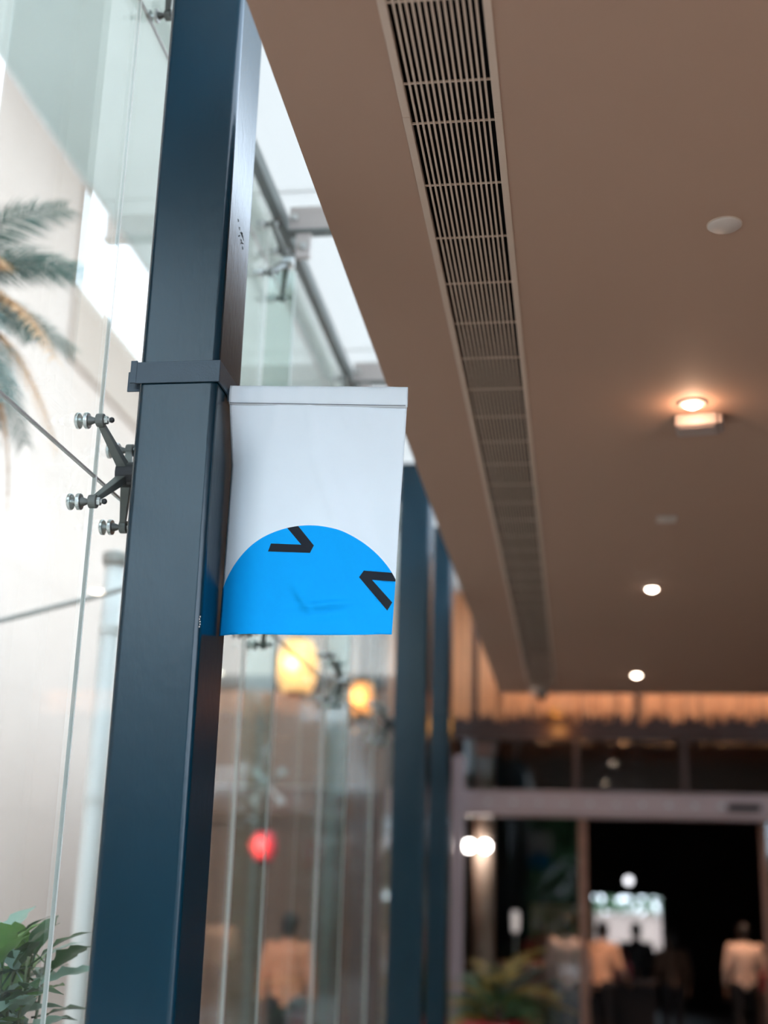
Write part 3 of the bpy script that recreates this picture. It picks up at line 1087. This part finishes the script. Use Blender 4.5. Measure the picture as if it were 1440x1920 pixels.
# ================================================================== ENTRANCE AT THE FAR END
# hanging string curtain, strands too many to count
root = empty('string_curtain', (0, 0, 0))
tag(root, 'amber lit fringe of hanging strings above the entrance', 'string curtain')
rs = random.Random(11)
m = MB()
for row in range(3):
    x = -1.25
    while x < 3.4:
        yv = 12.95 + row * 0.10 + rs.uniform(-.02, .02)
        cl_ = pnoise(Vector((x * 7.0, row * 3.1, 0.4)))
        zb = 3.57 + rs.uniform(-.05, .05) + 0.07 * cl_
        if pnoise(Vector((x * 11.0, row * 5.7, 2.2))) < -0.22:
            x += 0.03
            continue
        wv = rs.uniform(.006, .010)
        m.add([(x - wv, yv, zb), (x + wv, yv, zb), (x, yv + wv * 1.6, zb), (x - wv, yv, 5.15), (x + wv, yv, 5.15), (x, yv + wv * 1.6, 5.15)],
              [(0, 1, 4, 3), (1, 2, 5, 4), (2, 0, 3, 5), (0, 2, 1)])
        x += rs.uniform(.018, .030)
o = m.build('strands', M['strand'], root)
o['kind'] = 'stuff'
MB().box(-1.28, 3.45, 12.90, 13.20, 5.15, 5.19).build('head_rail', M['timber'], root, bevel=0.004)
st = empty('cove_lamp', (0, 12.5, 0))
tag(st, 'amber lamp strip fixed to the far end face of the ceiling', 'lamp strip')
MB().box(-0.66, 3.4, 0.0, 0.03, 3.80, 3.86).build('tray', M['timber'], st)
MB().box(-0.64, 3.38, 0.03, 0.04, 3.815, 3.845).build('strip', M['strip'], st)
lamp('glow', 'AREA', (1.37, 0.05, 3.83), 3.6, (1.0, 0.50, 0.22), st, shape='RECTANGLE', size=4.0, size_y=0.04).rotation_euler = (math.radians(90), 0, 0)

m = MB()
m.box(-1.40, 6.0, 12.5, 15.3, 5.5, 5.7)
tag(m.build('ceiling_entrance', M['timber']), 'dark ceiling over the entrance bay', 'ceiling', kind='structure')
DY = 15.0
bw = empty('wall_back', (0, DY, 0))
tag(bw, 'dark entrance front with transom windows over the sliding doors', 'wall', kind='structure')
MB().box(-1.40, 6.0, 0.0, 0.2, 3.70, 5.5).build('upper_wall', M['umber'], bw)
MB().box(-1.40, 6.0, -0.06, 0.1, 3.56, 3.70).build('transom_beam', M['umber'], bw, bevel=0.005)
MB().box(-1.36, -1.22, -0.06, 0.1, 0.0, 3.37).build('frame_post', M['alu'], bw, bevel=0.006)
MB().box(2.35, 6.0, 0.0, 0.2, 0, 3.70).build('side_wall', M['timber'], bw)
for x in (0.02, 1.2):
    MB().box(x - 0.035, x + 0.035, -0.02, 0.06, 3.0, 3.56).build('transom_mullion', M['umber'], bw, bevel=0.004)
for x0, x1 in ((-1.22, -0.015), (0.055, 1.165), (1.235, 2.35)):
    MB().box(x0, x1, 0.015, 0.025, 3.0, 3.56).build('transom_pane', M['glass_in'], bw)
root = empty('door_header', (0, DY, 0))
tag(root, 'rose-grey metal header rail of the automatic door', 'door header')
MB().box(-1.22, 2.6, -0.10, 0.10, 2.71, 2.99).build('rail', M['alu'], root, bevel=0.008)
MB().box(-1.22, 2.6, -0.108, -0.10, 2.735, 2.745).build('groove', M['timber2'], root)
for i in range(12):
    MB().tube([(-0.95 + i * 0.28, -0.10, 2.86), (-0.95 + i * 0.28, -0.108, 2.86)], 0.018, 10).build('rivet', M['steel'], root)
root = empty('door_sensor', (1.80, DY - 0.112, 2.845))
tag(root, 'black door sensor on the metal header rail', 'sensor')
MB().box(-0.18, 0.18, -0.05, 0, -0.035, 0.035).build('body', M['black'], root, bevel=0.015, seg=3)
MB().box(-0.12, 0.12, -0.054, -0.049, -0.02, 0.012).build('lens', M['dark'], root)
dr1 = empty('door_1', (0, DY, 0))
tag(dr1, 'fixed glass side leaf of the sliding door', 'door', kind='structure')
MB().box(-1.22, 0.035, 0.0, 0.012, 0.10, 2.71).build('glass_pane', M['glass_in'], dr1)
MB().box(0.035, 0.125, -0.03, 0.05, 0.0, 2.71).build('stile', M['timber2'], dr1, bevel=0.005)
MB().box(-1.22, 0.035, -0.03, 0.05, 0.0, 0.10).build('bottom_rail', M['alu'], dr1, bevel=0.005)
dr2 = empty('door_2', (0, DY + 0.08, 0))
tag(dr2, 'slid back glass leaf at the picture edge', 'door', kind='structure')
MB().box(1.98, 2.05, -0.03, 0.04, 0, 2.71).build('stile', M['timber2'], dr2, bevel=0.005)
MB().box(2.05, 2.35, 0.0, 0.012, 0.0, 2.71).build('glass_pane', M['glass_in'], dr2)

# ---- dim hall behind the doors
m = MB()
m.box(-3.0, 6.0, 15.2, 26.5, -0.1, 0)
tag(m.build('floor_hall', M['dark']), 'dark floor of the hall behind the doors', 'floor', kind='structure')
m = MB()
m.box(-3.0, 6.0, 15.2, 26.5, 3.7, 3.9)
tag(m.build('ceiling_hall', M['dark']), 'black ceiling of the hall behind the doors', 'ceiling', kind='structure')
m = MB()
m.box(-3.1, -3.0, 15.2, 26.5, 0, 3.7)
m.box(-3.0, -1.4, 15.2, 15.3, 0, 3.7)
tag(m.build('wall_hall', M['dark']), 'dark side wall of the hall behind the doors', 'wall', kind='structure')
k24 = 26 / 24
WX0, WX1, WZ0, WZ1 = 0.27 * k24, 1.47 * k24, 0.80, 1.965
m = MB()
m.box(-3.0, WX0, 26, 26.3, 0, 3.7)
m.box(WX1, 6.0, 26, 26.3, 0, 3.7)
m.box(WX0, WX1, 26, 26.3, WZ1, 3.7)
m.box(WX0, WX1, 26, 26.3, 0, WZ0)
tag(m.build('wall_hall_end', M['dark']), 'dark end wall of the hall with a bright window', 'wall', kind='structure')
wi = empty('window_1', (0, 26.1, 0))
tag(wi, 'bright small window glowing at the end of the dark hall', 'window', kind='structure')
MB().box(WX0, WX1, 0, 0.01, WZ0, WZ1).build('pane', M['glass_in'], wi)
for x0, x1, z0, z1 in ((WX0, WX0 + .03, WZ0, WZ1), (WX1 - .03, WX1, WZ0, WZ1), (WX0, WX1, 1.56, 1.585), (WX0, WX1, WZ0, WZ0 + .03)):
    MB().box(x0, x1, -0.02, 0.03, z0, z1).build('frame', M['alu'], wi)
m = MB()
m.box(-4, 8, 31, 31.3, -0.1, 1.62)
tag(m.build('wall_garden', M['plaster']), 'white garden wall seen through the far hall window', 'wall', kind='structure')
m = MB().box(-4, 8, 26.3, 31.3, -0.2, -0.1)
tag(m.build('ground_garden', M['paving']), 'pale ground outside the far hall window', 'ground', kind='structure')
hd = empty('garden_hedge', (0, 32.2, 0))
tag(hd, 'pale green hedge above the white garden wall in the far window', 'hedge')
m = MB()
rs = random.Random(5)
for i in range(6000):
    p = Vector((rs.uniform(-3, 7), rs.uniform(-.5, .5), rs.uniform(.3, 3.2)))
    d = Vector((rs.gauss(0, 1), rs.gauss(0, 1), rs.gauss(0, 1))).normalized() * .12
    e = d.orthogonal().normalized() * .07
    m.add([p - d, p + e, p + d, p - e], [(0, 1, 2, 3)])
o = m.build('foliage', M['leafdark'], hd)
o['kind'] = 'stuff'
for i in range(8):
    MB().tube([(-3 + i * 1.3, 0, -0.1), (-3 + i * 1.3, 0, 2.6)], 0.03, 6).build('stem', M['stem'], hd)

# pale column, lamps and panel seen through the fixed leaf
root = empty('pale_pillar', (-1.08, 16.2, 0))
tag(root, 'pale pink round pillar behind the fixed door leaf', 'pillar')
MB().lathe([(0.13, 0.12), (0.125, 3.5)], n=28).build('shaft', M['bright'], root, smooth=True)
MB().lathe([(0.17, 0.0), (0.17, 0.10), (0.13, 0.12)], n=28).build('plinth', M['alu'], root)
MB().lathe([(0.125, 3.5), (0.17, 3.6), (0.17, 3.7)], n=28).build('capital', M['alu'], root)
for x, lb in ((-1.24, 'bright white wall lamp on the frame side of the pale pillar'), (-1.05, 'bright white wall lamp on the room side of the pale pillar')):
    root = empty('wall_lamp', (x, 15.95, 2.42))
    tag(root, lb, 'lamp', 'twin wall lamps')
    MB().ball((0, 0, 0), 0.065, nu=16, nv=10).build('globe', M['bulb2'], root, smooth=True)
    MB().tube([(0, 0.06, 0), (0, 0.13, 0)], 0.02, 10).build('arm', M['steel'], root)
    lamp('glow', 'POINT', (0, -0.09, 0), 1.3, (1, .85, .75), root, shadow_soft_size=0.06)
root = empty('table_lamp', (-0.74, 17.0, 1.10))
tag(root, 'small white lamp on the sideboard above the planter', 'lamp')
MB().lathe([(0.035, 0.35), (0.045, 0.40), (0.05, 0.55), (0.035, 0.60)], n=16).build('shade', emis('small_lamp_shade', (0.9, 0.82, 0.8), 0.25), root, smooth=True)
MB().lathe([(0.06, 0), (0.05, 0.02), (0.012, 0.04), (0.012, 0.35)], n=16).build('stand', M['steel'], root)
root = empty('sideboard', (-0.85, 17.0, 0))
tag(root, 'dark timber sideboard behind the fixed door leaf', 'sideboard')
MB().box(-0.45, 0.45, -0.2, 0.2, 0.08, 1.06).build('carcass', M['timber'], root, bevel=0.005)
MB().box(-0.48, 0.48, -0.23, 0.23, 1.06, 1.10).build('top', M['timber2'], root, bevel=0.004)
for x in (-0.22, 0.22):
    d_ = MB().box(x - 0.2, x + 0.2, -0.215, -0.2, 0.12, 1.02).build('door', M['timber'], root, bevel=0.003)
    MB().tube([(x + (0.15 if x < 0 else -0.15), -0.24, 0.5), (x + (0.15 if x < 0 else -0.15), -0.24, 0.62)], 0.008, 8).build('handle', M['steel'], d_)
root = empty('wall_panel', (-0.27, 19.4, 0))
tag(root, 'ochre folding panel standing behind the fixed door leaf', 'panel')
for i in range(3):
    MB().box(-0.36 + i * 0.30, -0.07 + i * 0.30, 0.02 * (i % 2), 0.03 + 0.02 * (i % 2), 0.05, 1.78).build('leaf', M['ochre'], root, bevel=0.004)
root = empty('amber_pendant', (-0.17, 14.72, 3.84))
tag(root, 'amber pendant lamp glowing below the string fringe', 'pendant lamp')
MB().lathe([(0.05, 0.12), (0.10, 0.05), (0.11, 0.0), (0.08, -0.04), (0.01, -0.05)][::-1], n=20).build('shade', M['pendant'], root, smooth=True)
MB().tube([(0, 0, 0.12), (0, 0, 1.66)], 0.006, 6).build('cord', M['black'], root)
lamp('glow', 'POINT', (0, 0.1, -0.16), 1.2, (1, .48, .12), root, shadow_soft_size=0.08)
root = empty('hall_pendant', (0.83, 22.0, 3.7))
tag(root, 'small white pendant glowing above the far hall window', 'pendant lamp')
MB().ball((0, 0, -1.52), 0.062, nu=14, nv=8).build('globe', emis('hall_globe', (.8, .8, .85), 1.2), root, smooth=True)
MB().tube([(0, 0, -1.46), (0, 0, 0)], 0.005, 6).build('cord', M['black'], root)

for x, yy, lb in ((2.0, 17.3, 'recessed lamp in the hall ceiling above the peach shirt'),
                  (0.1, 16.5, 'recessed lamp in the hall ceiling above the rose-grey shirt')):
    root = empty('hall_spot', (x, yy, 3.7))
    tag(root, lb, 'downlight', 'hall ceiling spots')
    MB().lathe([(0.05, 0), (0.06, 0), (0.058, -0.006), (0.05, -0.008)], n=20).build('trim_ring', M['black'], root)
    MB().lathe([(0.002, 0.0), (0.045, 0.0), (0.04, -0.004), (0.002, -0.005)], n=20).build('bulb', M['bulb'], root)
    lamp('glow', 'SPOT', (0, 0, -0.02), 150, (1.0, 0.62, 0.42), root, spot_size=0.9, spot_blend=0.7, shadow_soft_size=0.04)

# ---- planter with golden green foliage
root = empty('potted_plant', (-0.62, 11.1, 0))
tag(root, 'bushy golden-green plant in a red pot before the entrance', 'potted plant')
MB().lathe([(0.20, 0), (0.27, 0.5), (0.33, 0.86), (0.35, 0.90), (0.32, 0.91), (0.30, 0.84), (0.02, 0.82)], n=28).build('pot', M['red'], root, smooth=True)
MB().lathe([(0.29, 0.80), (0.29, 0.85), (0.02, 0.87)], n=24).build('soil', M['soil'], root)
gm = [frond_mesh('frond', 0.62, 0.55, M['gold'], 21, 18, 0.016, 0.22), frond_mesh('frond', 0.55, 0.8, M['leafdark'], 22, 18, 0.018, 0.22),
      frond_mesh('frond', 0.6, 0.4, M['palm'], 23, 18, 0.016, 0.2)]
for i in range(34):
    a = i * 2.399
    el = -1.25 + 0.033 * i
    inst('frond', gm[i % 3], root, (0.05 * math.cos(a), 0.05 * math.sin(a), 0.85 + 0.20 * (i % 4) / 3), (RND.uniform(-.4, .4), el, a), (RND.uniform(.7, 1.0),) * 3)


# ================================================================== PEOPLE
def limb(mb, pts, rads):
    n = 10
    mb.tube(pts, rads, n)
    for p, q in zip(pts, rads):
        mb.ball(p, q, nu=10, nv=8)


def remesh(o, vox):
    md = o.modifiers.new('one_surface', 'REMESH')
    md.mode = 'VOXEL'
    md.voxel_size = vox
    md.use_smooth_shade = True
    s_ = o.modifiers.new('soften', 'SMOOTH')
    s_.factor = 0.5
    s_.iterations = 4


def person(loc, rz, h, label, shirt, pants, group, larm=0.12, rarm=0.12, lbend=0.3, rbend=0.3, lean=0.0, step=0.0, hair_len=0.0):
    """facing local -y; z = 0 is the floor"""
    root = empty('person', loc, rz)
    tag(root, label, 'person', group)
    k = h / 1.70
    S = lambda x, y, z: Vector((x * k, (y - lean * max(0, z - .9)) * k, z * k))
    hipz = 0.90
    # --- body: head, neck, arms with hands, legs with feet, one surface
    mb = MB()
    mb.ball(S(0, -0.01, 1.585), 0.076 * k, 0.093 * k, 0.112 * k, 18, 14)
    mb.ball(S(0, -0.045, 1.535), 0.052 * k, 0.055 * k, 0.062 * k)
    mb.ball(S(0, -0.108, 1.565), 0.013 * k, 0.018 * k, 0.022 * k, 8, 6)
    for sx in (-1, 1):
        mb.ball(S(sx * 0.078, 0.005, 1.58), 0.012 * k, 0.02 * k, 0.03 * k, 8, 6)
    mb.ball(S(0, -0.098, 1.518), 0.024 * k, 0.010 * k, 0.010 * k, 8, 6)
    limb(mb, [S(0, 0.012, 1.40), S(0, 0.0, 1.52)], [0.056 * k, 0.052 * k])
    limb(mb, [S(0, 0, 0.95), S(0, 0, 1.15), S(0, 0, 1.33)], [0.13 * k, 0.12 * k, 0.125 * k])
    sh = MB()
    # torso of the shirt as stacked ellipses
    prof = [(0.86, 0.172, 0.118), (0.95, 0.165, 0.118), (1.08, 0.155, 0.115), (1.22, 0.172, 0.122), (1.33, 0.185, 0.118), (1.40, 0.160, 0.095), (1.445, 0.085, 0.070), (1.47, 0.064, 0.062)]
    nn = 20
    vs_, fs = [], []
    for z, rx, ry in prof:
        for j in range(nn):
            a = 2 * PI * j / nn
            vs_.append(S(rx * math.cos(a), ry * math.sin(a) + 0.008, z))
    for i in range(len(prof) - 1):
        for j in range(nn):
            fs.append((i * nn + j, i * nn + (j + 1) % nn, (i + 1) * nn + (j + 1) % nn, (i + 1) * nn + j))
    fs += [tuple(reversed(range(nn))), tuple(range((len(prof) - 1) * nn, len(prof) * nn))]
    sh.add(vs_, fs)
    for sx, ab, bd in ((-1, larm, lbend), (1, rarm, rbend)):
        p0 = S(sx * 0.178, 0.01, 1.385)
        e = S(sx * (0.20 + 0.27 * math.sin(ab)), 0.02, 1.385 - 0.27 * math.cos(ab))
        wv = e + Vector((sx * 0.10 * math.sin(ab) * k - sx * 0.03 * k * bd, -0.24 * math.sin(bd) * k, -0.24 * math.cos(bd) * k))
        limb(mb, [p0, e, wv], [0.048 * k, 0.038 * k, 0.026 * k])
        limb(sh, [p0, p0.lerp(e, .5), e, e.lerp(wv, .72)], [0.066 * k, 0.058 * k, 0.050 * k, 0.042 * k])
        d = (wv - e).normalized()
        side = Vector((0, 1, 0)) if abs(d.y) < .8 else Vector((0, 0, 1))
        side = (side - d * side.dot(d)).normalized()
        nrm = d.cross(side)
        palm = wv + d * 0.045 * k
        limb(mb, [wv, palm + side * .012 * k, palm + d * .03 * k], [0.024 * k, 0.027 * k, 0.026 * k])
        limb(mb, [wv + d * .01 * k, palm - side * .016 * k, palm + d * .03 * k - side * .012 * k], [0.02 * k, 0.022 * k, 0.02 * k])
        for q in range(4):
            o_ = side * (0.030 - 0.019 * q) * k
            l = (0.062, 0.072, 0.066, 0.05)[q] * k
            b0 = palm + d * .038 * k + o_
            limb(mb, [b0, b0 + d * l * .55 - nrm * sx * .004 * k, b0 + d * l * .95 - nrm * sx * .020 * k], [0.0095 * k, 0.0088 * k, 0.0075 * k])
        t0 = wv + d * .02 * k - side * .024 * k
        limb(mb, [t0, t0 + d * .03 * k - side * .018 * k, t0 + d * .06 * k - side * .02 * k], [0.012 * k, 0.0105 * k, 0.009 * k])
    tr = MB()
    limb(tr, [S(-0.07, 0.01, hipz), S(0.07, 0.01, hipz)], [0.118 * k, 0.118 * k])
    for sx in (-1, 1):
        st_ = step * sx
        hp, kn, an = S(sx * 0.09, 0.01, hipz - .02), S(sx * 0.10, -0.02 + st_ * .5, 0.49), S(sx * 0.105, 0.03 + st_, 0.09)
        limb(mb, [hp, kn, an], [0.085 * k, 0.055 * k, 0.040 * k])
        limb(tr, [hp, hp.lerp(kn, .5), kn, kn.lerp(an, .9)], [0.100 * k, 0.086 * k, 0.070 * k, 0.060 * k])
        f0 = Vector((an.x, an.y + .02 * k, 0.045 * k))
        limb(mb, [f0, f0 + Vector((sx * .012 * k, -.10 * k, -.004 * k)), f0 + Vector((sx * .02 * k, -.17 * k, -.012 * k))], [0.044 * k, 0.040 * k, 0.030 * k])
    o = mb.build('body', M['skin'], root)
    remesh(o, 0.011)
    o = sh.build('shirt', shirt, root)
    remesh(o, 0.016)
    o = tr.build('trousers', pants, root)
    remesh(o, 0.018)
    ey = []
    for sx in (-1, 1):
        MB().ball(S(sx * 0.030, -0.092, 1.592), 0.009 * k, nu=8, nv=6).build('eye', M['black'], root, smooth=True)
    hb = MB()
    hb.ball(S(0, 0.012, 1.615), 0.084 * k, 0.094 * k, 0.098 * k, 16, 12)
    hb.ball(S(0, 0.038, 1.565), 0.074 * k, 0.066 * k, 0.085 * k, 14, 10)
    if hair_len:
        limb(hb, [S(0, 0.06, 1.58), S(0, 0.085, 1.58 - hair_len)], [0.06 * k, 0.045 * k])
    o = hb.build('hair', M['hair'], root)
    remesh(o, 0.014)
    for sx in (-1, 1):
        st_ = step * sx
        f0 = S(sx * 0.105, 0.05 + st_, 0.04)
        sb = MB()
        limb(sb, [f0, f0 + Vector((sx * .012 * k, -.11 * k, 0)), f0 + Vector((sx * .02 * k, -.19 * k, -.006 * k))], [0.046 * k, 0.044 * k, 0.035 * k])
        o = sb.build('shoe', M['black'], root)
        o.location.z = 0.006
        remesh(o, 0.014)
    return root


def cloth_mat(name, c):
    return mat(name, c, 0.8, var=0.08, scale=7, bump=0.15, bscale=25, bdist=0.01)


peach = cloth_mat('peach_shirt', (0.78, 0.56, 0.46))
rose = cloth_mat('rose_grey_shirt', (0.52, 0.40, 0.37))
amber = cloth_mat('apricot_shirt', (0.80, 0.46, 0.30))
orange = cloth_mat('orange_shirt', (0.80, 0.33, 0.18))
darkc = cloth_mat('black_trousers', (0.012, 0.012, 0.015))
blackt = cloth_mat('black_top', (0.012, 0.012, 0.014))
brownc = cloth_mat('brown_jacket', (0.10, 0.055, 0.035))
redc = cloth_mat('red_top', (0.40, 0.03, 0.04))
GP = 'people in the hall behind the doors'
person((2.10, 18.0, 0), PI, 1.62, 'person in a peach shirt and dark trousers walking away through the open doorway', peach, darkc, GP, 0.16, 0.14, 0.1, 0.1, step=0.10)
person((-0.10, 16.6, 0), PI, 1.66, 'person in a rose-grey shirt standing behind the fixed door leaf', rose, darkc, GP, 0.14, 0.14, 0.2, 0.2)
person((0.30, 17.4, 0), PI - 0.5, 1.60, 'person in an apricot shirt beside the door stile', amber, darkc, GP, 0.3, 0.3, 0.9, 0.9, lean=0.08)
person((0.80, 19.0, 0), PI, 1.58, 'person in black outlined against the far hall window', blackt, darkc, GP, 0.25, 0.25, 0.6, 0.6)
person((1.22, 18.4, 0), PI + .3, 1.50, 'person in a brown jacket standing in the dim hall', brownc, darkc, GP, 0.2, 0.2, 0.3, 0.3, hair_len=0.12)
person((-0.46, 18.4, 0), 0.2, 1.58, 'person in a red top far behind the fixed door leaf', redc, darkc, GP, 0.2, 0.2, 0.4, 0.4)
person((-2.64, 12.6, -0.02), PI, 1.66, 'person in an orange shirt seen through the glass wall below the red lantern', orange, darkc, None, 0.14, 0.14, 0.2, 0.2)


def bag(loc, label):
    root = empty('shoulder_bag', loc)
    tag(root, label, 'bag', 'red bags')
    MB().box(-0.12, 0.12, -0.05, 0.05, 0, 0.20).build('body', M['red'], root, bevel=0.02, seg=3)
    MB().tube([(-0.08, 0, 0.19), (-0.06, 0, 0.30), (0, 0, 0.335), (0.06, 0, 0.30), (0.08, 0, 0.19)], 0.010, 8).build('handle', M['red'], root, smooth=True)


root = empty('hall_counter', (0.62, 17.9, 0))
tag(root, 'low dark counter in the hall carrying a red bag', 'counter')
MB().box(-0.35, 0.35, -0.2, 0.2, 0.0, 0.86).build('carcass', M['dark'], root, bevel=0.005)
MB().box(-0.38, 0.38, -0.22, 0.22, 0.86, 0.90).build('top', M['timber'], root, bevel=0.004)
bag((0.56, 17.85, 0.90), 'red bag on the low counter beneath the far window')
root = empty('side_table', (2.42, 17.3, 0))
tag(root, 'small dark side table at the picture edge in the hall', 'table')
MB().box(-0.25, 0.25, -0.2, 0.2, 0.82, 0.86).build('top', M['timber'], root, bevel=0.004)
for x in (-.22, .22):
    for yy in (-.17, .17):
        MB().box(x - .02, x + .02, yy - .02, yy + .02, 0, .82).build('leg', M['timber'], root)
bag((2.30, 17.25, 0.86), 'red bag on the side table beside the person in the peach shirt')
